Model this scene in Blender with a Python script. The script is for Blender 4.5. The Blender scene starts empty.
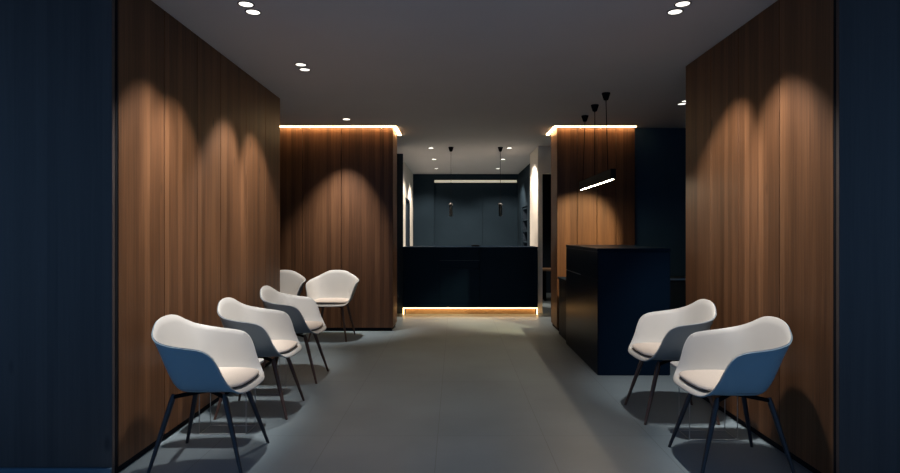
import bpy, bmesh, math, random
from mathutils import Vector, Matrix

random.seed(7)
S = bpy.context.scene
COL = S.collection
R = math.radians

# ------------------------------------------------------------------ camera
CAM_H = 1.30
CEIL = 2.678
cam_d = bpy.data.cameras.new('camera')
cam = bpy.data.objects.new('camera', cam_d)
COL.objects.link(cam)
cam.location = (0, 0, CAM_H)
cam.rotation_euler = (R(90), 0, 0)
cam_d.sensor_width = 36.0
cam_d.lens = 580 / 900 * 36.0
cam_d.shift_x = -5 / 900
cam_d.shift_y = -4.5 / 900
cam_d.clip_start = 0.05
S.camera = cam

# ------------------------------------------------------------------ world: faint dusk sky entering from the open entrance behind the camera
W = bpy.data.worlds.new('dusk_sky')
S.world = W
W.use_nodes = True
bg = W.node_tree.nodes['Background']
bg.inputs[0].default_value = (0.24, 0.52, 1.0, 1)
bg.inputs[1].default_value = 0.72

# ------------------------------------------------------------------ exposure
S.view_settings.view_transform = 'Standard'
S.view_settings.look = 'None'
S.view_settings.exposure = 0.0
S.view_settings.gamma = 1.0
S.view_settings.use_curve_mapping = False
S.cycles.use_denoising = True
S.cycles.max_bounces = 10
S.cycles.diffuse_bounces = 6
S.cycles.sample_clamp_indirect = 4.0

WARM = (1.0, 0.96, 0.91)
SOFT = (1.0, 0.84, 0.68)

# ------------------------------------------------------------------ materials
def new_mat(name):
    m = bpy.data.materials.new(name)
    m.use_nodes = True
    nt = m.node_tree
    return m, nt, nt.nodes['Principled BSDF']

def plain(name, col, rough=0.5, metal=0.0, spec=0.5, noise=0.06, nscale=30.0, bump=0.0):
    m, nt, b = new_mat(name)
    b.inputs['Roughness'].default_value = rough
    b.inputs['Metallic'].default_value = metal
    b.inputs['Specular IOR Level'].default_value = spec
    tc = nt.nodes.new('ShaderNodeTexCoord')
    n = nt.nodes.new('ShaderNodeTexNoise')
    n.inputs['Scale'].default_value = nscale
    n.inputs['Detail'].default_value = 4
    nt.links.new(tc.outputs['Object'], n.inputs['Vector'])
    cr = nt.nodes.new('ShaderNodeValToRGB')
    cr.color_ramp.elements[0].position = 0.3
    cr.color_ramp.elements[1].position = 0.7
    cr.color_ramp.elements[0].color = tuple(c * (1 - noise) for c in col) + (1,)
    cr.color_ramp.elements[1].color = tuple(min(1, c * (1 + noise)) for c in col) + (1,)
    nt.links.new(n.outputs['Fac'], cr.inputs['Fac'])
    nt.links.new(cr.outputs['Color'], b.inputs['Base Color'])
    if bump:
        bp = nt.nodes.new('ShaderNodeBump')
        bp.inputs['Strength'].default_value = bump
        bp.inputs['Distance'].default_value = 0.002
        nt.links.new(n.outputs['Fac'], bp.inputs['Height'])
        nt.links.new(bp.outputs['Normal'], b.inputs['Normal'])
    return m

def glow(name, col, strength):
    m, nt, b = new_mat(name)
    b.inputs['Base Color'].default_value = (0.8, 0.8, 0.8, 1)
    b.inputs['Emission Color'].default_value = col + (1,)
    b.inputs['Emission Strength'].default_value = strength
    return m

def wood(name, axis, tone=1.0, strip=0.058, cols=((0.042, 0.0165, 0.0062), (0.102, 0.0435, 0.0180), (0.172, 0.079, 0.034))):
    """vertical walnut veneer: narrow boards of varying tone along one horizontal axis, grain running up"""
    m, nt, b = new_mat(name)
    L = nt.links.new
    N = nt.nodes.new
    b.inputs['Roughness'].default_value = 0.5
    b.inputs['Specular IOR Level'].default_value = 0.3
    geo = N('ShaderNodeNewGeometry')
    sep = N('ShaderNodeSeparateXYZ')
    L(geo.outputs['Position'], sep.inputs[0])
    u = sep.outputs['Y' if axis == 'Y' else 'X']
    # board index
    div = N('ShaderNodeMath'); div.operation = 'DIVIDE'; div.inputs[1].default_value = strip
    L(u, div.inputs[0])
    flo = N('ShaderNodeMath'); flo.operation = 'FLOOR'
    L(div.outputs[0], flo.inputs[0])
    wn = N('ShaderNodeTexWhiteNoise'); wn.noise_dimensions = '1D'
    L(flo.outputs[0], wn.inputs['W'])
    # fine grain, stretched upwards
    cmb = N('ShaderNodeCombineXYZ')
    mu = N('ShaderNodeMath'); mu.operation = 'MULTIPLY'; mu.inputs[1].default_value = 70.0
    mz = N('ShaderNodeMath'); mz.operation = 'MULTIPLY'; mz.inputs[1].default_value = 1.6
    L(u, mu.inputs[0]); L(sep.outputs['Z'], mz.inputs[0])
    L(mu.outputs[0], cmb.inputs[0]); L(mz.outputs[0], cmb.inputs[1]); L(wn.outputs['Value'], cmb.inputs[2])
    g = N('ShaderNodeTexNoise'); g.inputs['Scale'].default_value = 1.0
    g.inputs['Detail'].default_value = 6; g.inputs['Roughness'].default_value = 0.62
    g.inputs['Distortion'].default_value = 0.6
    L(cmb.outputs[0], g.inputs['Vector'])
    # wide figure
    cmb2 = N('ShaderNodeCombineXYZ')
    mu2 = N('ShaderNodeMath'); mu2.operation = 'MULTIPLY'; mu2.inputs[1].default_value = 14.0
    mz2 = N('ShaderNodeMath'); mz2.operation = 'MULTIPLY'; mz2.inputs[1].default_value = 0.55
    L(u, mu2.inputs[0]); L(sep.outputs['Z'], mz2.inputs[0])
    L(mu2.outputs[0], cmb2.inputs[0]); L(mz2.outputs[0], cmb2.inputs[1])
    g2 = N('ShaderNodeTexNoise'); g2.inputs['Scale'].default_value = 1.0; g2.inputs['Detail'].default_value = 3
    L(cmb2.outputs[0], g2.inputs['Vector'])
    a1 = N('ShaderNodeMath'); a1.operation = 'MULTIPLY_ADD'; a1.inputs[1].default_value = 0.58
    L(g.outputs['Fac'], a1.inputs[0])
    w1 = N('ShaderNodeMath'); w1.operation = 'MULTIPLY'; w1.inputs[1].default_value = 0.24
    L(wn.outputs['Value'], w1.inputs[0])
    L(w1.outputs[0], a1.inputs[2])
    a2 = N('ShaderNodeMath'); a2.operation = 'MULTIPLY_ADD'; a2.inputs[1].default_value = 0.30
    L(g2.outputs['Fac'], a2.inputs[0]); L(a1.outputs[0], a2.inputs[2])
    cr = N('ShaderNodeValToRGB')
    e = cr.color_ramp.elements
    e[0].position = 0.28; e[0].color = tuple(c * tone for c in cols[0]) + (1,)
    e[1].position = 0.86; e[1].color = tuple(c * tone for c in cols[2]) + (1,)
    mid = cr.color_ramp.elements.new(0.56); mid.color = tuple(c * tone for c in cols[1]) + (1,)
    L(a2.outputs[0], cr.inputs['Fac'])
    # a few small knots
    vo = N('ShaderNodeTexVoronoi'); vo.inputs['Scale'].default_value = 1.0
    cmb3 = N('ShaderNodeCombineXYZ')
    mu3 = N('ShaderNodeMath'); mu3.operation = 'MULTIPLY'; mu3.inputs[1].default_value = 3.3
    mz3 = N('ShaderNodeMath'); mz3.operation = 'MULTIPLY'; mz3.inputs[1].default_value = 1.3
    L(u, mu3.inputs[0]); L(sep.outputs['Z'], mz3.inputs[0])
    L(mu3.outputs[0], cmb3.inputs[0]); L(mz3.outputs[0], cmb3.inputs[1])
    L(cmb3.outputs[0], vo.inputs['Vector'])
    kr = N('ShaderNodeMapRange'); kr.inputs['From Min'].default_value = 0.02; kr.inputs['From Max'].default_value = 0.07
    kr.inputs['To Min'].default_value = 0.45; kr.inputs['To Max'].default_value = 1.0
    L(vo.outputs['Distance'], kr.inputs['Value'])
    mix = N('ShaderNodeMix'); mix.data_type = 'RGBA'; mix.blend_type = 'MULTIPLY'; mix.inputs[0].default_value = 1.0
    L(cr.outputs['Color'], mix.inputs[6]); L(kr.outputs['Result'], mix.inputs[7])
    L(mix.outputs[2], b.inputs['Base Color'])
    bp = N('ShaderNodeBump'); bp.inputs['Strength'].default_value = 0.15; bp.inputs['Distance'].default_value = 0.002
    L(g.outputs['Fac'], bp.inputs['Height']); L(bp.outputs['Normal'], b.inputs['Normal'])
    return m

def floor_mat():
    m, nt, b = new_mat('stone_floor')
    L = nt.links.new; N = nt.nodes.new
    geo = N('ShaderNodeNewGeometry')
    mp = N('ShaderNodeMapping'); mp.vector_type = 'POINT'
    mp.inputs['Location'].default_value = (0.11, 0.35, 0)
    L(geo.outputs['Position'], mp.inputs['Vector'])
    br = N('ShaderNodeTexBrick')
    br.offset = 0.0
    br.inputs['Scale'].default_value = 1.0
    br.inputs['Brick Width'].default_value = 0.675
    br.inputs['Row Height'].default_value = 1.35
    br.inputs['Mortar Size'].default_value = 0.0025
    br.inputs['Mortar Smooth'].default_value = 0.3
    br.inputs['Bias'].default_value = 0.0
    br.inputs['Color1'].default_value = (0.168, 0.212, 0.240, 1)
    br.inputs['Color2'].default_value = (0.177, 0.222, 0.250, 1)
    br.inputs['Mortar'].default_value = (0.120, 0.145, 0.165, 1)
    L(mp.outputs['Vector'], br.inputs['Vector'])
    n = N('ShaderNodeTexNoise'); n.inputs['Scale'].default_value = 1.1; n.inputs['Detail'].default_value = 6
    L(geo.outputs['Position'], n.inputs['Vector'])
    mr = N('ShaderNodeMapRange'); mr.inputs['To Min'].default_value = 0.86; mr.inputs['To Max'].default_value = 1.14
    mr.inputs['From Min'].default_value = 0.3; mr.inputs['From Max'].default_value = 0.7
    L(n.outputs['Fac'], mr.inputs['Value'])
    mix = N('ShaderNodeMix'); mix.data_type = 'RGBA'; mix.blend_type = 'MULTIPLY'; mix.inputs[0].default_value = 1.0
    L(br.outputs['Color'], mix.inputs[6]); L(mr.outputs['Result'], mix.inputs[7])
    L(mix.outputs[2], b.inputs['Base Color'])
    b.inputs['Roughness'].default_value = 0.42
    b.inputs['Specular IOR Level'].default_value = 0.35
    return m

M = {}
M['wood_y'] = wood('walnut_panel_side', 'Y')
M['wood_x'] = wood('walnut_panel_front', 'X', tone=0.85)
M['floor'] = floor_mat()
M['ceiling'] = plain('ceiling_paint', (0.52, 0.50, 0.50), 0.9, spec=0.1, noise=0.02, nscale=2)
M['navy_panel'] = wood('dark_stained_panel', 'X', cols=((0.034, 0.027, 0.0255), (0.047, 0.037, 0.0345), (0.062, 0.049, 0.046)))
M['plate_edge'] = plain('plate_edge', (0.012, 0.018, 0.026), 0.5)
M['navy_wall'] = plain('navy_wall', (0.0130, 0.0240, 0.0360), 0.8, spec=0.06, noise=0.05, nscale=4)
M['navy_deep'] = plain('navy_deep_wall', (0.012, 0.022, 0.036), 0.7, spec=0.2, noise=0.05, nscale=4)
M['navy_bay'] = plain('navy_bay_wall', (0.020, 0.050, 0.085), 0.7, spec=0.2, noise=0.05, nscale=4)
M['white_wall'] = plain('white_wall_paint', (0.68, 0.65, 0.60), 0.85, spec=0.1, noise=0.02, nscale=5)
M['black_gap'] = plain('shadow_gap', (0.006, 0.007, 0.010), 0.8, spec=0.1)
M['teal_base'] = plain('base_strip', (0.045, 0.090, 0.130), 0.5)
M['counter'] = plain('counter_lacquer', (0.0022, 0.0085, 0.0200), 0.55, spec=0.04, noise=0.08, nscale=2)
M['desk'] = plain('desk_lacquer', (0.0020, 0.0070, 0.0160), 0.30, spec=0.02, noise=0.08, nscale=2)
M['plinth'] = plain('plinth_bronze', (0.32, 0.20, 0.10), 0.5)
M['black_metal'] = plain('black_metal', (0.004, 0.0045, 0.006), 0.65, metal=0.0, spec=0.04)
M['steel'] = plain('brushed_steel', (0.42, 0.44, 0.46), 0.35, metal=1.0)
M['white_plastic'] = plain('white_shell', (0.47, 0.455, 0.43), 0.5, spec=0.35, noise=0.015, nscale=6)
M['cushion'] = plain('cushion_fabric', (0.56, 0.49, 0.43), 0.9, spec=0.15, noise=0.05, nscale=220, bump=0.25)
M['cushion_gap_shade'] = plain('painted_gap_shade', (0.16, 0.14, 0.12), 0.9, spec=0.1)  # dark tone stands for the shadow in the gap under the seat pad
M['shell_blue_fill'] = plain('blue_lit_shell', (0.21, 0.30, 0.35), 0.5, spec=0.3, noise=0.03, nscale=6)  # blue fill light on the near chairs painted into the shell colour
M['shell_dim_fill'] = plain('dim_lit_shell', (0.19, 0.22, 0.24), 0.5, spec=0.3, noise=0.03, nscale=6)  # same shell with weaker blue fill painted in, for the farther chairs
M['leg_wood'] = plain('walnut_leg', (0.085, 0.045, 0.032), 0.45, spec=0.4, noise=0.15, nscale=40)
M['leg_dark'] = plain('stained_leg', (0.022, 0.020, 0.024), 0.45, spec=0.4, noise=0.15, nscale=40)
M['cap_grey'] = plain('cap_grey', (0.016, 0.018, 0.02), 0.5)
M['table_white'] = plain('white_table_top', (0.52, 0.51, 0.49), 0.4)
M['oak'] = plain('oak_ledge', (0.33, 0.20, 0.11), 0.5)
M['disc'] = glow('downlight_lens', (1.0, 0.94, 0.85), 1.8)
M['disc_far'] = glow('downlight_lens_back', (1.0, 0.92, 0.80), 4.0)
M['cove'] = glow('cove_strip', (1.0, 0.64, 0.30), 46.0)
M['toe'] = glow('toe_strip', (1.0, 0.58, 0.22), 11.0)
M['niche_led'] = glow('niche_strip', (1.0, 0.88, 0.62), 0.36)
M['bar_led'] = glow('bar_strip', (1.0, 0.80, 0.56), 110.0)
M['filament'] = glow('pendant_filament', (1.0, 0.62, 0.28), 0.025)

def smoked_glass():
    m, nt, b = new_mat('smoked_glass')
    b.inputs['Base Color'].default_value = (0.10, 0.12, 0.13, 1)
    b.inputs['Roughness'].default_value = 0.05
    b.inputs['Transmission Weight'].default_value = 1.0
    b.inputs['IOR'].default_value = 1.08
    return m
M['smoked'] = smoked_glass()

# ------------------------------------------------------------------ mesh helpers
class MB:
    """collects shapes and links them as one mesh object"""
    def __init__(self):
        self.bm = bmesh.new()
    def box(self, x0, x1, y0, y1, z0, z1, bevel=0.0, seg=2):
        b = bmesh.new()
        bmesh.ops.create_cube(b, size=1.0)
        for v in b.verts:
            v.co = Vector(((x0 + x1) / 2 + v.co.x * (x1 - x0), (y0 + y1) / 2 + v.co.y * (y1 - y0), (z0 + z1) / 2 + v.co.z * (z1 - z0)))
        if bevel:
            bmesh.ops.bevel(b, geom=b.edges[:], offset=bevel, segments=seg, profile=0.5, affect='EDGES')
        self.merge(b)
        return self
    def merge(self, b, mat=None):
        if mat is not None:
            bmesh.ops.transform(b, matrix=mat, verts=b.verts)
        me = bpy.data.meshes.new('tmp')
        b.to_mesh(me); b.free()
        self.bm.from_mesh(me)
        bpy.data.meshes.remove(me)
    def tube(self, pts, radii, n=10, caps=True):
        pts = [Vector(p) for p in pts]
        if not isinstance(radii, (list, tuple)):
            radii = [radii] * len(pts)
        rings = []
        ref = None
        for i, p in enumerate(pts):
            if i == 0: d = pts[1] - pts[0]
            elif i == len(pts) - 1: d = pts[-1] - pts[-2]
            else: d = (pts[i + 1] - p).normalized() + (p - pts[i - 1]).normalized()
            d.normalize()
            if ref is None:
                ref = Vector((0, 0, 1)) if abs(d.z) < 0.9 else Vector((1, 0, 0))
            a = (ref - d * ref.dot(d)).normalized()
            ref = a
            c = d.cross(a)
            rings.append([self.bm.verts.new(p + (a * math.cos(2 * math.pi * k / n) + c * math.sin(2 * math.pi * k / n)) * radii[i]) for k in range(n)])
        for r0, r1 in zip(rings, rings[1:]):
            for k in range(n):
                self.bm.faces.new((r0[k], r0[(k + 1) % n], r1[(k + 1) % n], r1[k]))
        if caps:
            self.bm.faces.new(rings[0][::-1]); self.bm.faces.new(rings[-1])
        return self
    def lathe(self, prof, c=(0, 0, 0), n=24):
        """profile of (radius, z) turned around a vertical axis, open or closed by zero radii"""
        c = Vector(c)
        rings = []
        for r, z in prof:
            if r < 1e-6:
                rings.append([self.bm.verts.new(c + Vector((0, 0, z)))])
            else:
                rings.append([self.bm.verts.new(c + Vector((r * math.cos(2 * math.pi * k / n), r * math.sin(2 * math.pi * k / n), z))) for k in range(n)])
        for a, b in zip(rings, rings[1:]):
            for k in range(n):
                k2 = (k + 1) % n
                if len(a) == 1 and len(b) == 1: continue
                if len(a) == 1: self.bm.faces.new((a[0], b[k2], b[k]))
                elif len(b) == 1: self.bm.faces.new((a[k], a[k2], b[0]))
                else: self.bm.faces.new((a[k], a[k2], b[k2], b[k]))
        return self
    def prism(self, pts2, z0, z1):
        lo = [self.bm.verts.new((x, y, z0)) for x, y in pts2]
        hi = [self.bm.verts.new((x, y, z1)) for x, y in pts2]
        self.bm.faces.new(lo[::-1]); self.bm.faces.new(hi)
        n = len(pts2)
        for k in range(n):
            self.bm.faces.new((lo[k], lo[(k + 1) % n], hi[(k + 1) % n], hi[k]))
        return self
    def build(self, name, mat, parent=None, smooth=False, loc=None):
        bmesh.ops.recalc_face_normals(self.bm, faces=self.bm.faces[:])
        me = bpy.data.meshes.new(name)
        self.bm.to_mesh(me); self.bm.free()
        me.materials.append(mat)
        if smooth:
            me.polygons.foreach_set('use_smooth', [True] * len(me.polygons))
            try: me.set_sharp_from_angle(angle=R(50))
            except Exception: pass
        o = bpy.data.objects.new(name, me)
        COL.objects.link(o)
        if parent is not None: o.parent = parent
        if loc is not None: o.location = loc
        return o

def tag(o, label=None, cat=None, group=None, kind=None):
    if label: o['label'] = label
    if cat: o['category'] = cat
    if group: o['group'] = group
    if kind: o['kind'] = kind
    return o

def thing(name, label, cat, loc=(0, 0, 0), rz=0.0, group=None):
    o = bpy.data.objects.new(name, None)
    o.empty_display_size = 0.1
    COL.objects.link(o)
    o.location = loc
    o.rotation_euler = (0, 0, rz)
    return tag(o, label, cat, group)

def copy_tree(o, parent=None):
    c = o.copy()
    COL.objects.link(c)
    if parent is not None: c.parent = parent
    for ch in list(o.children):
        copy_tree(ch, c)
    return c

def struct(name, mb, mat, label, cat='wall'):
    return tag(mb.build(name, mat), label, cat, kind='structure')

def spot(name, loc, target, watts, half_deg, blend=0.25, col=WARM, radius=0.03, parent=None):
    d = bpy.data.lights.new(name, 'SPOT')
    d.energy = watts
    d.color = col
    d.spot_size = R(2 * half_deg)
    d.spot_blend = blend
    d.shadow_soft_size = radius
    o = bpy.data.objects.new(name, d)
    COL.objects.link(o)
    o.location = loc
    v = Vector(target) - Vector(loc)
    o.rotation_euler = v.to_track_quat('-Z', 'Y').to_euler()
    if parent is not None:
        o.parent = parent
        o.location = Vector(loc) - parent.location
    return o

# ------------------------------------------------------------------ setting
XL, XR = -1.80, 1.912
YL0, YL1 = 3.10, 5.97       # left timber wall
YR0, YR1 = 2.93, 4.81       # right timber wall
YB = 7.60                   # face of the two rear timber blocks

struct('floor', MB().box(-4.4, 4.6, -3.0, 14.2, -0.1, 0.0), M['floor'], 'grey-blue stone tile floor running through the whole lobby', 'floor')
struct('ceiling', MB().box(-4.4, 4.6, -3.0, 14.2, CEIL, CEIL + 0.1), M['ceiling'], 'plain grey painted ceiling with recessed lights', 'ceiling')

def panels_y(xface, sgn, ys, z0, z1, thick=0.02, gap=0.006):
    """timber boards facing sgn*X, seams at ys"""
    mb = MB()
    for a, b in zip(ys, ys[1:]):
        x0, x1 = sorted((xface, xface - sgn * thick))
        mb.box(x0, x1, a + gap / 2, b - gap / 2, z0, z1, 0.0015, 1)
    return mb

def panels_x(yface, xs, z0, z1, thick=0.02, gap=0.006):
    mb = MB()
    for a, b in zip(xs, xs[1:]):
        mb.box(a + gap / 2, b - gap / 2, yface, yface + thick, z0, z1, 0.0015, 1)
    return mb

KICK = 0.045
# left timber wall
wl = struct('wall_left', panels_y(XL, 1, [YL0, 3.596, 4.05, 4.455, 5.0, 5.51, YL1], KICK, CEIL - 0.004), M['wood_y'], 'left walnut panelled wall behind the row of three white chairs')
MB().box(XL - 0.14, XL - 0.02, YL0 + 0.03, YL1, 0, CEIL - 0.002).build('backing', M['black_gap'], wl)
# right timber wall
wr = struct('wall_right', panels_y(XR, -1, [YR0, 3.42, 3.91, 4.335, YR1], KICK, CEIL - 0.004), M['wood_y'], 'right walnut panelled wall behind the two white chairs')
MB().box(XR + 0.02, XR + 0.14, YR0 + 0.03, YR1, 0, CEIL - 0.002).build('backing', M['black_gap'], wr)

# dark panels facing the entrance, either side of the opening
def navy_front(name, xs, y, label):
    o = struct(name, panels_x(y, xs, 0, CEIL - 0.002, 0.025, 0.0015), M['navy_panel'], label)
    MB().box(xs[0], xs[-1], y + 0.026, y + 0.048, 0, CEIL - 0.002).build('backing', M['black_gap'], o)
    return o
navy_front('wall_front_left', [-3.4, -2.90, -2.52, -1.802], 3.05, 'dark navy panelled wall end at the left foreground')
navy_front('wall_front_right', [1.914, 2.30, 2.68, 3.1, 4.2], 2.89, 'dark navy panelled wall end at the right foreground')
struct('baseboard_left', MB().box(-3.4, -1.803, 3.034, 3.05, 0, 0.062, 0.002, 1), M['teal_base'], 'blue base strip under the left foreground navy panel', 'baseboard')

# rear timber blocks
def block(name, xs, xface, sgn, y1, label):
    o = struct(name, panels_x(YB, xs, KICK, 2.662), M['wood_x'], label)
    side = panels_y(xface, sgn, [YB + 0.003, y1], KICK, 2.662)
    side.build('side_panel', M['wood_y'], o)
    x0, x1 = (xs[0], xface - sgn * 0.02) if sgn > 0 else (xface + 0.02, xs[-1])
    MB().box(x0, x1, YB + 0.02, y1 - 0.002, 0, CEIL - 0.002).build('backing', M['black_gap'], o)
    return o
block('wall_rear_left', [-3.1, -2.51, -2.0, -1.49, -0.812], -0.812, 1, 8.12, 'walnut panelled block at the left rear with glowing top edge')
block('wall_rear_right', [1.337, 1.60, 1.86, 2.11, 2.36], 1.337, -1, 8.08, 'walnut panelled block at the right rear behind the hanging bar light')

# cove strips glowing along the ceiling in front of each block
def cove(x_in, x_out, sgn, y_end, label):
    t = thing('cove_light', label, 'strip light', ((x_in + x_out) / 2, YB, CEIL))
    ox, oy, oz = t.location
    a, b = sorted((x_in + sgn * 0.045, x_out))
    MB().box(a - ox, b - ox, -0.045, -0.018, -0.006, -0.001).build('front_strip', M['cove'], t)
    a, b = sorted((x_in + sgn * 0.010, x_in + sgn * 0.045))
    MB().box(a - ox, b - ox, -0.017, y_end - YB, -0.006, -0.001).build('side_strip', M['cove'], t)
    return t
cove(-0.812, -3.05, 1, 8.25, 'warm glowing cove strip along the top of the left rear timber block')
cove(1.337, 2.36, -1, 8.2, 'warm glowing cove strip along the top of the right rear timber block')

# dark closures
struct('wall_right_rear', MB().box(2.36, 4.4, 7.68, 7.80, 0, CEIL - 0.002), M['navy_bay'], 'dark navy wall between right rear timber block and right wall')
struct('wall_right_outer', MB().box(4.4, 4.5, 2.9, 13.9, 0, CEIL - 0.002), M['navy_deep'], 'outer right wall of the side bay')
struct('wall_left_outer', MB().box(-3.4, -3.3, 3.1, 13.9, 0, CEIL - 0.002), M['navy_deep'], 'outer left wall of the side bay')

# back office
struct('wall_back', MB().box(-1.02, -0.50, 13.80, 14.0, 0, CEIL - 0.002).box(-0.5, 1.6, 13.92, 14.05, 0, CEIL - 0.002).box(-0.5, 1.6, 13.78, 13.92, 2.545, CEIL - 0.002),
       M['navy_wall'], 'navy back wall with a recessed panel behind the rear counter')
pb = struct('trim_1', MB().box(-0.498, 0.658, 13.90, 13.92, 0, 2.54).box(0.664, 1.5, 13.90, 13.92, 0, 2.54), M['navy_wall'], 'two flush navy panels of the back wall recess', 'trim')
tag(MB().box(-0.49, 1.47, 13.80, 13.83, 2.478, 2.535).build('niche_light', M['niche_led']), 'pale strip light across the top of the navy back wall recess', 'strip light')
# left white wall with its door opening
struct('wall_back_left', MB().box(-1.10, -1.0, 9.40, 11.72, 0, CEIL - 0.002).box(-1.10, -1.0, 12.88, 13.8, 0, CEIL - 0.002).box(-1.10, -1.0, 11.72, 12.88, 2.0, CEIL - 0.002),
       M['white_wall'], 'white side wall left of the back office with a dark doorway')
dr = struct('door_1', MB().box(-1.09, -1.05, 11.76, 12.84, 0, 1.965), M['navy_deep'], 'dark door in the white wall at the left of the back office', 'door')
MB().box(-1.10, -1.0, 11.72, 11.76, 0, 2.0).box(-1.10, -1.0, 12.84, 12.88, 0, 2.0).box(-1.10, -1.0, 11.76, 12.84, 1.965, 2.0).build('door_frame', M['navy_deep'], dr)
struct('wall_end_left', MB().box(-1.35, -0.832, 9.25, 9.33, 0, 2.55), M['navy_deep'], 'dark navy wall end beside the left of the rear counter')
# right white wall end, lintel and dark corridor
struct('wall_end_right', MB().box(1.328, 1.400, 9.28, 10.27, 0, CEIL - 0.002), M['white_wall'], 'white lit wall end beside the right of the rear counter')
struct('wall_lintel_right', MB().box(1.402, 4.3, 9.32, 9.42, 2.24, CEIL - 0.002), M['white_wall'], 'pale lintel over the dark corridor right of the rear counter')
struct('wall_corridor', MB().box(1.62, 4.3, 12.4, 12.5, 0, CEIL - 0.002), M['navy_deep'], 'dark end wall of the corridor right of the counter')
struct('wall_back_right', MB().box(1.5, 1.6, 10.6, 12.05, 0, CEIL - 0.002).box(1.5, 1.6, 13.0, 13.9, 0, CEIL - 0.002).box(1.5, 1.6, 12.05, 13.0, 1.85, CEIL - 0.002),
       M['navy_wall'], 'navy side wall right of the back office with shelf recess')

# ------------------------------------------------------------------ furniture: armchair
def catmull(pts, per=3):
    out = []
    n = len(pts)
    for i in range(n - 1):
        p0 = Vector(pts[max(i - 1, 0)]); p1 = Vector(pts[i]); p2 = Vector(pts[i + 1]); p3 = Vector(pts[min(i + 2, n - 1)])
        for k in range(per):
            t = k / per
            out.append(0.5 * ((2 * p1) + (p2 - p0) * t + (2 * p0 - 5 * p1 + 4 * p2 - p3) * t * t + (3 * p1 - p0 - 3 * p2 + p3) * t ** 3))
    out.append(Vector(pts[-1]))
    return out

RIM = [(0, .262, .418), (.12, .257, .420), (.195, .236, .430), (.240, .202, .466), (.262, .168, .530), (.277, .143, .595), (.289, .112, .646),
       (.298, .070, .674), (.303, .015, .686), (.303, -.05, .694), (.297, -.110, .704), (.277, -.170, .719), (.238, -.213, .741),
       (.186, -.238, .769), (.125, -.254, .799), (.062, -.262, .813), (0, -.264, .816)]
BASE = [(0, .244, .446), (.12, .238, .445), (.180, .216, .442), (.208, .184, .439), (.220, .155, .438), (.228, .126, .438), (.233, .094, .438),
        (.235, .058, .438), (.236, .012, .438), (.235, -.035, .438), (.226, -.080, .437), (.206, -.117, .436), (.173, -.145, .436),
        (.136, -.163, .436), (.092, -.175, .436), (.046, -.181, .436), (0, -.183, .436)]

def ring(tab):
    h = catmull(tab)
    full = h + [Vector((-p.x, p.y, p.z)) for p in h[-2:0:-1]]
    return full

RIM_R, BASE_R = ring(RIM), ring(BASE)
NU = len(RIM_R)
CEN = Vector((0, 0.02, 0.427))
NT = 18
def shell_pt(u, t):
    B, Rm = BASE_R[u], RIM_R[u]
    Sx = CEN + (B - CEN) * 0.72
    if t < 0.35:
        return CEN + (Sx - CEN) * (t / 0.35)
    k = (t - 0.35) / 0.65
    lift = max(0.0, min(1.0, (Rm.z - 0.45) / 0.22))
    out = Vector((B.x - CEN.x, B.y - CEN.y, 0)).normalized()
    p1 = Sx + (B - Sx) * 0.95
    d = Rm - B
    hz = 0.5 - 0.38 * lift
    p2 = B + out * 0.018 * lift + Vector((d.x * hz, d.y * hz, d.z * (0.5 + 0.06 * lift)))
    q = (1 - k)
    return Sx * q ** 3 + p1 * 3 * q * q * k + p2 * 3 * q * k * k + Rm * k ** 3

def grid_points():
    P = [[shell_pt(u, t / NT) for u in range(NU)] for t in range(1, NT + 1)]
    return P

def grid_normals(P):
    Nn = []
    for i in range(NT):
        row = []
        for u in range(NU):
            du = P[i][(u + 1) % NU] - P[i][u - 1]
            dt = P[min(i + 1, NT - 1)][u] - (P[i - 1][u] if i > 0 else CEN)
            n = dt.cross(du)
            n = -n if n.length and (n.dot(Vector((0, 0.02, 0.9)) - P[i][u]) < 0) else n
            row.append(n.normalized())
        Nn.append(row)
    return Nn

P0 = grid_points()
N0 = grid_normals(P0)

def shell_mesh(off_in, off_out, t_stop, rounded):
    """a skin of the tub between two offsets below the inner face"""
    bm = bmesh.new()
    def layer(off):
        c = bm.verts.new(CEN - Vector((0, 0, off)))
        rows = [[bm.verts.new(P0[i][u] - N0[i][u] * off) for u in range(NU)] for i in range(t_stop)]
        return c, rows
    ca, A = layer(off_in)
    cb, Bq = layer(off_out)
    for c, rows, flip in ((ca, A, False), (cb, Bq, True)):
        for u in range(NU):
            f = (c, rows[0][u], rows[0][(u + 1) % NU])
            bm.faces.new(f[::-1] if flip else f)
        for i in range(t_stop - 1):
            for u in range(NU):
                f = (rows[i][u], rows[i + 1][u], rows[i + 1][(u + 1) % NU], rows[i][(u + 1) % NU])
                bm.faces.new(f[::-1] if flip else f)
    i = t_stop - 1
    if rounded:
        mid = []
        for u in range(NU):
            d = (P0[i][u] - P0[i - 1][u]).normalized()
            mid.append(bm.verts.new(P0[i][u] - N0[i][u] * (off_in + off_out) / 2 + d * (off_out - off_in) * 0.45))
        for u in range(NU):
            v = (u + 1) % NU
            bm.faces.new((A[i][u], mid[u], mid[v], A[i][v]))
            bm.faces.new((mid[u], Bq[i][u], Bq[i][v], mid[v]))
    else:
        for u in range(NU):
            v = (u + 1) % NU
            bm.faces.new((A[i][u], Bq[i][u], Bq[i][v], A[i][v]))
    mb = MB(); mb.bm.free(); mb.bm = bm
    return mb

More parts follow.
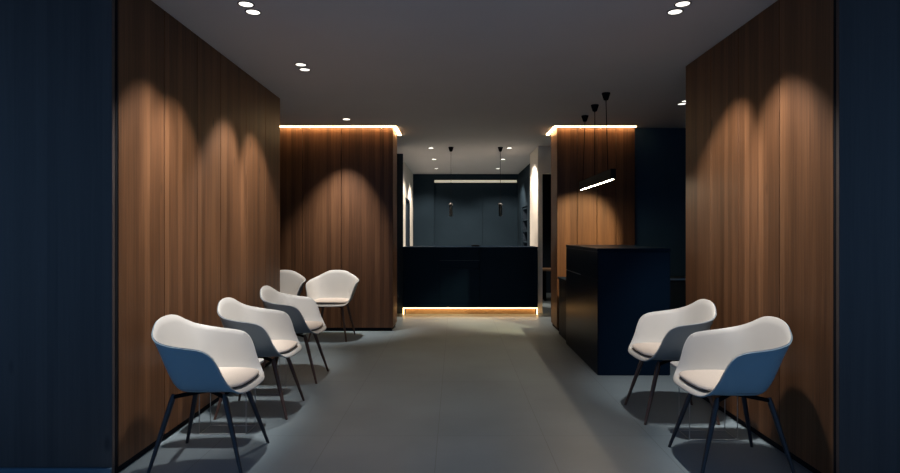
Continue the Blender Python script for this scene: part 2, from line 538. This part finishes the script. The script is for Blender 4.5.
def cushion_mesh(z0, z1, sc, bulge):
    """seat pad following the plan of the tub, soft rounded edge, slightly crowned"""
    bm = bmesh.new()
    outline = []
    for u in range(NU):
        B = BASE_R[u]
        x, y = B.x * sc, B.y * sc
        if y > 0: y = y * 1.03
        outline.append(Vector((x, y + 0.004, 0)))
    c = Vector((0, 0.02, 0))
    prof = [(0.93, z0), (0.985, z0 + 0.15 * (z1 - z0)), (1.0, z0 + 0.45 * (z1 - z0)), (0.985, z0 + 0.75 * (z1 - z0)), (0.94, z1 - 0.002), (0.86, z1 + bulge * 0.3), (0.65, z1 + bulge * 0.75), (0.35, z1 + bulge)]
    rings = [[bm.verts.new((c.x + (p.x - c.x) * s, c.y + (p.y - c.y) * s, z)) for p in outline] for s, z in prof]
    for a, b in zip(rings, rings[1:]):
        for u in range(NU):
            bm.faces.new((a[u], a[(u + 1) % NU], b[(u + 1) % NU], b[u]))
    bm.faces.new(rings[0][::-1]); 
    tc = bm.verts.new((c.x, c.y, z1 + bulge))
    for u in range(NU):
        bm.faces.new((rings[-1][u], rings[-1][(u + 1) % NU], tc))
    mb = MB(); mb.bm.free(); mb.bm = bm
    return mb

def make_chair(label, outer_mat, group, leg_mat):
    t = thing('armchair', label, 'chair', group=group)
    sh = shell_mesh(0.0, 0.0065, NT, True).build('seat_shell', M['white_plastic'], t, smooth=True)
    ou = shell_mesh(0.0068, 0.0115, NT, False).build('outer_shell', outer_mat, t, smooth=True)
    cu = cushion_mesh(0.4495, 0.474, 0.93, 0.010).build('seat_cushion', M['cushion'], t, smooth=True)
    cushion_mesh(0.4435, 0.4495, 0.915, 0.0).build('cushion_gap_shadow', M['cushion_gap_shade'], cu, smooth=True)  # dark slab in place of the gap's shadow
    fr = MB()
    for sx in (-1, 1):
        fr.tube([(sx * 0.02, -0.02, 0.402), (sx * 0.155, 0.130, 0.392)], [0.014, 0.011], 8)
        fr.tube([(sx * 0.02, 0.02, 0.402), (sx * 0.155, -0.150, 0.392)], [0.014, 0.011], 8)
    fr.box(-0.07, 0.07, -0.08, 0.09, 0.400, 0.4125, 0.003, 1)
    fr.build('under_frame', M['black_metal'], t, smooth=True)
    for sx in (-1, 1):
        for ty, by in ((0.130, 0.250), (-0.150, -0.250)):
            p_top = Vector((sx * 0.150, ty, 0.400)); p_bot = Vector((sx * 0.227, by, 0.0))
            m1 = p_top.lerp(p_bot, 0.06)
            MB().tube([p_top + Vector((0, 0, 0.006)), m1, p_top.lerp(p_bot, .5), p_bot + Vector((0, 0, 0))], [0.010, 0.0155, 0.0135, 0.0085], 10).build('leg', leg_mat, t, smooth=True)
    return t

G_L, G_R, G_B = 'white armchairs along the left timber wall', 'white armchairs along the right timber wall', 'white armchairs against the left rear timber block'
near = make_chair('white tub armchair with outer shell tinted for the blue fill light, nearest of the left wall row', M['shell_blue_fill'], G_L, M['leg_dark'])
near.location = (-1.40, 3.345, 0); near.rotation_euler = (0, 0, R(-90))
slate = make_chair('white tub armchair with outer shell toned slate for weaker fill light, second along the left wall row', M['shell_dim_fill'], G_L, M['leg_wood'])
slate.location = (-1.415, 4.245, 0); slate.rotation_euler = (0, 0, R(-90))
def put(src, x, y, rz, label, group):
    c = copy_tree(src)
    c.location = (x, y, 0); c.rotation_euler = (0, 0, R(rz))
    c['label'] = label; c['group'] = group
    return c
put(slate, -1.435, 5.19, -90, 'white tub armchair with outer shell toned slate for weaker fill light, farthest of the left wall row', G_L)
put(slate, -2.17, 7.13, 180, 'white tub armchair half hidden behind the far end of the left timber wall', G_B)
put(slate, -1.505, 7.12, 178, 'white tub armchair facing forward against the left rear timber block', G_B)
put(near, 1.545, 3.28, 90, 'white tub armchair with outer shell tinted for the blue fill light, nearer of the two at the right wall', G_R)
put(slate, 1.53, 4.135, 90, 'white tub armchair with outer shell toned slate for weaker fill light, beside the dark desk at the right wall', G_R)

# ------------------------------------------------------------------ slim wire side tables between the chairs
def make_table(label, group):
    t = thing('side_table', label, 'table', group=group)
    r, n = 0.06, 8
    pts = []
    for cx, cy, a0 in ((0.22 - r, 0.10 - r, 0), (-0.22 + r, 0.10 - r, 90), (-0.22 + r, -0.10 + r, 180), (0.22 - r, -0.10 + r, 270)):
        for k in range(n + 1):
            a = R(a0 + 90 * k / n)
            pts.append((cx + r * math.cos(a), cy + r * math.sin(a)))
    MB().prism(pts, 0.438, 0.452).build('table_top', M['table_white'], t)
    for sx in (-1, 1):
        for sy in (-1, 1):
            MB().tube([(sx * 0.15, sy * 0.085, 0.003), (sx * 0.15, sy * 0.085, 0.437)], 0.0028, 6).build('leg', M['steel'], t, smooth=True)
    MB().tube([(0.15, 0.085, 0.003), (-0.15, 0.085, 0.003)], 0.003, 6).tube([(0.15, -0.085, 0.003), (-0.15, -0.085, 0.003)], 0.003, 6) \
        .tube([(0.15, -0.085, 0.003), (0.15, 0.085, 0.003)], 0.003, 6).tube([(-0.15, -0.085, 0.003), (-0.15, 0.085, 0.003)], 0.003, 6).build('base_frame', M['steel'], t, smooth=True)
    return t
G_T = 'small wire side tables between the armchairs'
tb = make_table('small white wire-legged side table behind the nearest left armchair', G_T)
tb.location = (-1.49, 3.805, 0)
for x, y, lab in ((1.615, 3.708, 'small white wire-legged side table between the two right wall armchairs'),
                  (-1.55, 4.72, 'small white wire-legged side table between second and third left wall armchairs')):
    c = copy_tree(tb); c.location = (x, y, 0); c['label'] = lab

# ------------------------------------------------------------------ rear counter
ct = thing('reception_counter', 'long black reception counter at the rear with glowing strip along its foot', 'counter', (0.2425, 9.15, 0))
def rel(t, x0, x1, y0, y1, z0, z1):
    o = t.location
    return (x0 - o.x, x1 - o.x, y0 - o.y, y1 - o.y, z0 - o.z, z1 - o.z)
body = MB()
body.box(*rel(ct, -0.822, 1.305, 9.17, 9.80, 0.105, 1.045), 0.002, 1)
body.build('body', M['counter'], ct)
fp = MB()
fp.box(*rel(ct, -0.822, -0.245, 9.15, 9.17, 0.105, 1.045), 0.0015, 1)
fp.box(*rel(ct, -0.242, 0.392, 9.15, 9.17, 0.105, 0.720), 0.0015, 1)
fp.box(*rel(ct, -0.242, 0.392, 9.15, 9.17, 0.850, 1.045), 0.0015, 1)
fp.box(*rel(ct, 0.395, 1.305, 9.15, 9.17, 0.105, 1.045), 0.0015, 1)
fp.build('front_panel', M['counter'], ct)
tag(MB().box(*rel(ct, -0.242, 0.392, 9.164, 9.17, 0.722, 0.848)).build('plate', M['counter'], ct))
MB().box(*rel(ct, -0.242, 0.392, 9.148, 9.164, 0.846, 0.854)).build('plate_edge', M['plate_edge'], ct)
MB().box(*rel(ct, -0.828, 1.312, 9.14, 9.80, 1.045, 1.064), 0.002, 1).build('counter_top', M['counter'], ct)
pl = MB().box(*rel(ct, -0.78, 1.27, 9.20, 9.75, 0.0, 0.105)).build('plinth', M['plinth'], ct)
MB().box(*rel(ct, -0.815, 1.298, 9.165, 9.199, 0.093, 0.104)).build('light_strip', M['toe'], ct)
tag(MB().box(*rel(ct, -0.82, -0.808, 9.155, 9.17, 0.0, 0.104)).build('light_strip_end', M['toe'], ct))
tag(MB().box(*rel(ct, 1.291, 1.303, 9.155, 9.17, 0.0, 0.104)).build('light_strip_end', M['toe'], ct))
dv = thing('card_box', 'small black box lying on the rear counter top', 'box', (0.33, 9.40, 1.064))
MB().box(-0.065, 0.065, -0.05, 0.05, 0.0, 0.022, 0.003, 2).build('tray', M['black_metal'], dv)
MB().box(-0.055, 0.055, -0.04, 0.04, 0.0222, 0.028, 0.002, 1).build('lid', M['black_metal'], dv)

# ------------------------------------------------------------------ right desk
dk = thing('reception_desk', 'tall glossy black reception desk beside the right wall chairs', 'desk', (1.62, 5.99, 0))
MB().box(*rel(dk, 1.300, 1.946, 5.26, 6.73, 0.0, 1.12), 0.002, 1).build('body', M['desk'], dk)
MB().box(*rel(dk, 1.290, 1.300, 5.25, 6.735, 0.005, 0.862), 0.001, 1).box(*rel(dk, 1.290, 1.300, 5.25, 6.735, 0.870, 1.118), 0.001, 1).build('side_panel', M['desk'], dk)
MB().box(*rel(dk, 1.301, 1.948, 5.25, 5.26, 0.005, 1.118), 0.001, 1).build('front_panel', M['counter'], dk)
MB().box(*rel(dk, 1.288, 1.950, 5.246, 6.738, 1.121, 1.152), 0.002, 1).build('desk_top', M['desk'], dk)
tag(MB().box(*rel(dk, 1.284, 1.290, 5.95, 6.70, 0.860, 0.868)).build('handle_rail', M['steel'], dk), 'thin grey steel rail')
ld = thing('low_desk', 'low black side desk behind the tall glossy reception desk', 'desk', (1.63, 7.08, 0))
MB().box(*rel(ld, 1.325, 1.94, 6.76, 7.40, 0.0, 0.700), 0.002, 1).build('body', M['counter'], ld)
MB().box(*rel(ld, 1.312, 1.95, 6.75, 7.42, 0.702, 0.728), 0.002, 1).build('desk_top', M['counter'], ld)
cr = thing('credenza', 'dark low credenza with pale front edge against the navy wall', 'cabinet', (3.0, 7.45, 0))
MB().box(*rel(cr, 2.45, 3.6, 7.27, 7.66, 0.0, 0.688), 0.002, 1).build('body', M['navy_deep'], cr)
MB().box(*rel(cr, 2.44, 3.61, 7.262, 7.665, 0.690, 0.715), 0.002, 1).build('cabinet_top', M['navy_deep'], cr)
tag(MB().box(*rel(cr, 2.44, 3.61, 7.254, 7.2615, 0.697, 0.717)).build('edge_strip', M['steel'], cr), 'pale metal front edge')

# corridor console seen through the dark opening
cs = thing('console_table', 'narrow wooden console in the dark corridor right of the rear counter', 'table', (2.0, 11.1, 0))
MB().box(*rel(cs, 1.65, 2.6, 10.9, 11.3, 0.565, 0.605), 0.003, 1).build('table_top', M['oak'], cs)
for xx in (1.68, 2.53):
    for yy in (10.93, 11.23):
        MB().box(*rel(cs, xx, xx + 0.04, yy, yy + 0.04, 0.0, 0.5645)).build('leg', M['black_metal'], cs)

# shelf recess in the right back-office wall
sh = thing('shelf_unit', 'dark shelf unit recessed in the navy wall right of the back office', 'shelf', (1.68, 12.52, 0))
MB().box(*rel(sh, 1.76, 1.78, 12.06, 12.99, 0.0, 1.84)).box(*rel(sh, 1.52, 1.76, 12.06, 12.08, 0, 1.84)).box(*rel(sh, 1.52, 1.76, 12.97, 12.99, 0, 1.84)).build('case', M['navy_deep'], sh)
for z in (0.02, 0.45, 0.78, 1.08, 1.32, 1.56, 1.815):
    MB().box(*rel(sh, 1.515, 1.758, 12.082, 12.968, z - 0.011, z + 0.011)).build('shelf', M['navy_wall'], sh)

# ------------------------------------------------------------------ hanging lights
def canopy_profile():
    return [(0.0, 0.0), (0.042, 0.0), (0.042, -0.012), (0.040, -0.016), (0.025, -0.062), (0.022, -0.070), (0.006, -0.070), (0.006, -0.082), (0.0, -0.082)]

def tube_pendant(x, y, label):
    t = thing('pendant_lamp', label, 'lamp', (x, y, CEIL), group='slim pendant lamps over the rear counter')
    MB().lathe(canopy_profile()).build('canopy', M['black_metal'], t, smooth=True)
    MB().tube([(0, 0, -0.08), (0, 0, -0.915)], 0.003, 6).build('cable', M['black_metal'], t, smooth=True)
    MB().lathe([(0, -0.905), (0.010, -0.905), (0.034, -0.925), (0.034, -0.945), (0, -0.945)], n=20).build('cap', M['cap_grey'], t, smooth=True)
    MB().lathe([(0.0, -0.946), (0.029, -0.946), (0.029, -1.125), (0.0, -1.125)], n=20).build('glass_tube', M['smoked'], t, smooth=True)
    MB().lathe([(0.0, -0.950), (0.006, -0.950), (0.006, -1.115), (0.0, -1.115)], n=10).build('filament', M['filament'], t, smooth=True)
    return t
tube_pendant(-0.065, 9.42, 'slim pendant lamp over the rear counter, left of the pair')
tube_pendant(0.737, 9.42, 'slim pendant lamp over the rear counter, right of the pair')

lb = thing('linear_pendant', 'black bar light with a glowing underside hanging over the glossy reception desk', 'lamp', (1.515, 6.23, CEIL))
BX = 1.515
for x, y in ((1.497, 5.75), (1.516, 6.29), (1.539, 6.87)):
    lbcan = MB().lathe(canopy_profile(), (x - BX, y - 6.23, 0)).build('canopy', M['black_metal'], lb, smooth=True)
    MB().tube([(x - BX, y - 6.23, -0.08), (0, y - 6.23, -0.772)], 0.0042, 6).build('cable', M['black_metal'], lb, smooth=True)
z0 = 1.808 - CEIL
bar = MB()
bar.box(-0.026, -0.013, -0.68, 0.74, z0 - 0.004, z0 + 0.098)
bar.box(0.013, 0.026, -0.68, 0.74, z0 - 0.004, z0 + 0.098)
bar.box(-0.013, 0.013, -0.68, -0.672, z0 - 0.004, z0 + 0.098)
bar.box(-0.013, 0.013, 0.732, 0.74, z0 - 0.004, z0 + 0.098)
bar.box(-0.013, 0.013, -0.672, 0.732, z0 + 0.006, z0 + 0.098)
bar.build('housing', M['black_metal'], lb)
MB().box(-0.0125, 0.0125, -0.6715, 0.7315, z0 - 0.003, z0 + 0.0055).build('diffuser', M['bar_led'], lb)

# ------------------------------------------------------------------ recessed downlights
def downlight(x, y, label, group, far=False, aim=None, watts=0, half=40, blend=0.3, col=WARM, d=0.085, spill=0):
    t = thing('downlight', label, 'ceiling light', (x, y, CEIL), group=group)
    r = d / 2
    MB().lathe([(r + 0.007, 0.0), (r + 0.007, -0.003), (r, -0.004), (r - 0.001, -0.0005)], n=28).build('trim_ring', M['black_metal'], t, smooth=True)
    MB().lathe([(0.0, -0.0022), (r - 0.0012, -0.0022), (r - 0.0012, -0.0004), (0, -0.0004)], n=28).build('lens', M['disc_far' if far else 'disc'], t, smooth=False)
    if watts:
        spot('downlight_beam', (x, y, CEIL - 0.012), aim, watts, half, blend, col, 0.028, t)
    if spill:
        spot('downlight_spill', (x, y, CEIL - 0.012), (x * 0.8, y + 0.1, 0), spill, 54, 1.0, col, 0.028, t)
    return t

G1, G2, G3, G4 = 'twin downlights along the left timber wall', 'twin downlights along the right timber wall', 'downlights in the right side bay', 'downlights over the back office'
downlight(-1.263, 3.505, 'round ceiling downlight at top left, nearer of the front left twin', G1, aim=(-2.26, 3.22, 0), watts=145, half=29, blend=0.75, spill=12)
downlight(-1.2635, 3.630, 'round ceiling downlight at top left, farther of the front left twin', G1, aim=(-2.20, 3.86, 0), watts=130, half=29, blend=0.7, spill=12)
downlight(-1.268, 4.770, 'round ceiling downlight, nearer of the second left twin', G1, aim=(-2.30, 4.07, 0), watts=175, half=27.5, blend=0.65, spill=16)
downlight(-1.273, 4.915, 'round ceiling downlight, farther of the second left twin', G1, aim=(-2.28, 5.74, 0), watts=170, half=27.5, blend=0.65, spill=16)
downlight(-1.325, 7.08, 'single ceiling downlight in front of the left rear timber block', 'downlight before the left rear block', aim=(-1.65, 7.82, 0), watts=300, half=30, blend=0.95, far=True)
downlight(1.374, 3.500, 'round ceiling downlight at top right, nearer of the front right twin', G2, aim=(2.36, 3.06, 0), watts=175, half=30, blend=0.7, spill=18)
downlight(1.376, 3.626, 'round ceiling downlight at top right, farther of the front right twin', G2, aim=(2.38, 4.72, 0), watts=185, half=28, blend=0.65, spill=20)
downlight(2.43, 6.10, 'ceiling downlight of the right bay, nearer of two and half hidden by the right wall', G3, aim=(1.46, 7.6, 1.00), watts=600, half=18, blend=0.5, col=(1.0, 0.80, 0.45))
downlight(2.44, 6.235, 'ceiling downlight of the right bay, farther of two beside the right wall edge', G3, aim=(1.52, 7.6, 1.05), watts=150, half=18, blend=0.7, col=(1.0, 0.80, 0.45))
spot('corridor_fill', (2.3, 10.7, CEIL - 0.02), (2.1, 10.7, 0), 60, 50, 0.6, SOFT)  # added spot without a fixture, brightens the corridor behind the lintel
rank = {0: 'nearest', 1: 'middle', 2: 'farthest'}
for side, xs, nm in ((-1, (-0.394, -0.397, -0.405), 'left'), (1, (0.891, 0.908, 0.933), 'right')):
    for i, (x, y) in enumerate(zip(xs, (9.51, 10.98, 12.59))):
        tx = -1.0 if side < 0 else 1.33
        downlight(x, y, 'small back office ceiling downlight, %s of the %s row' % (rank[i], nm), G4, far=True,
                  aim=(x + (tx - x) * 0.35, y + 0.65, 0), watts=195, half=58, blend=0.5, col=SOFT)
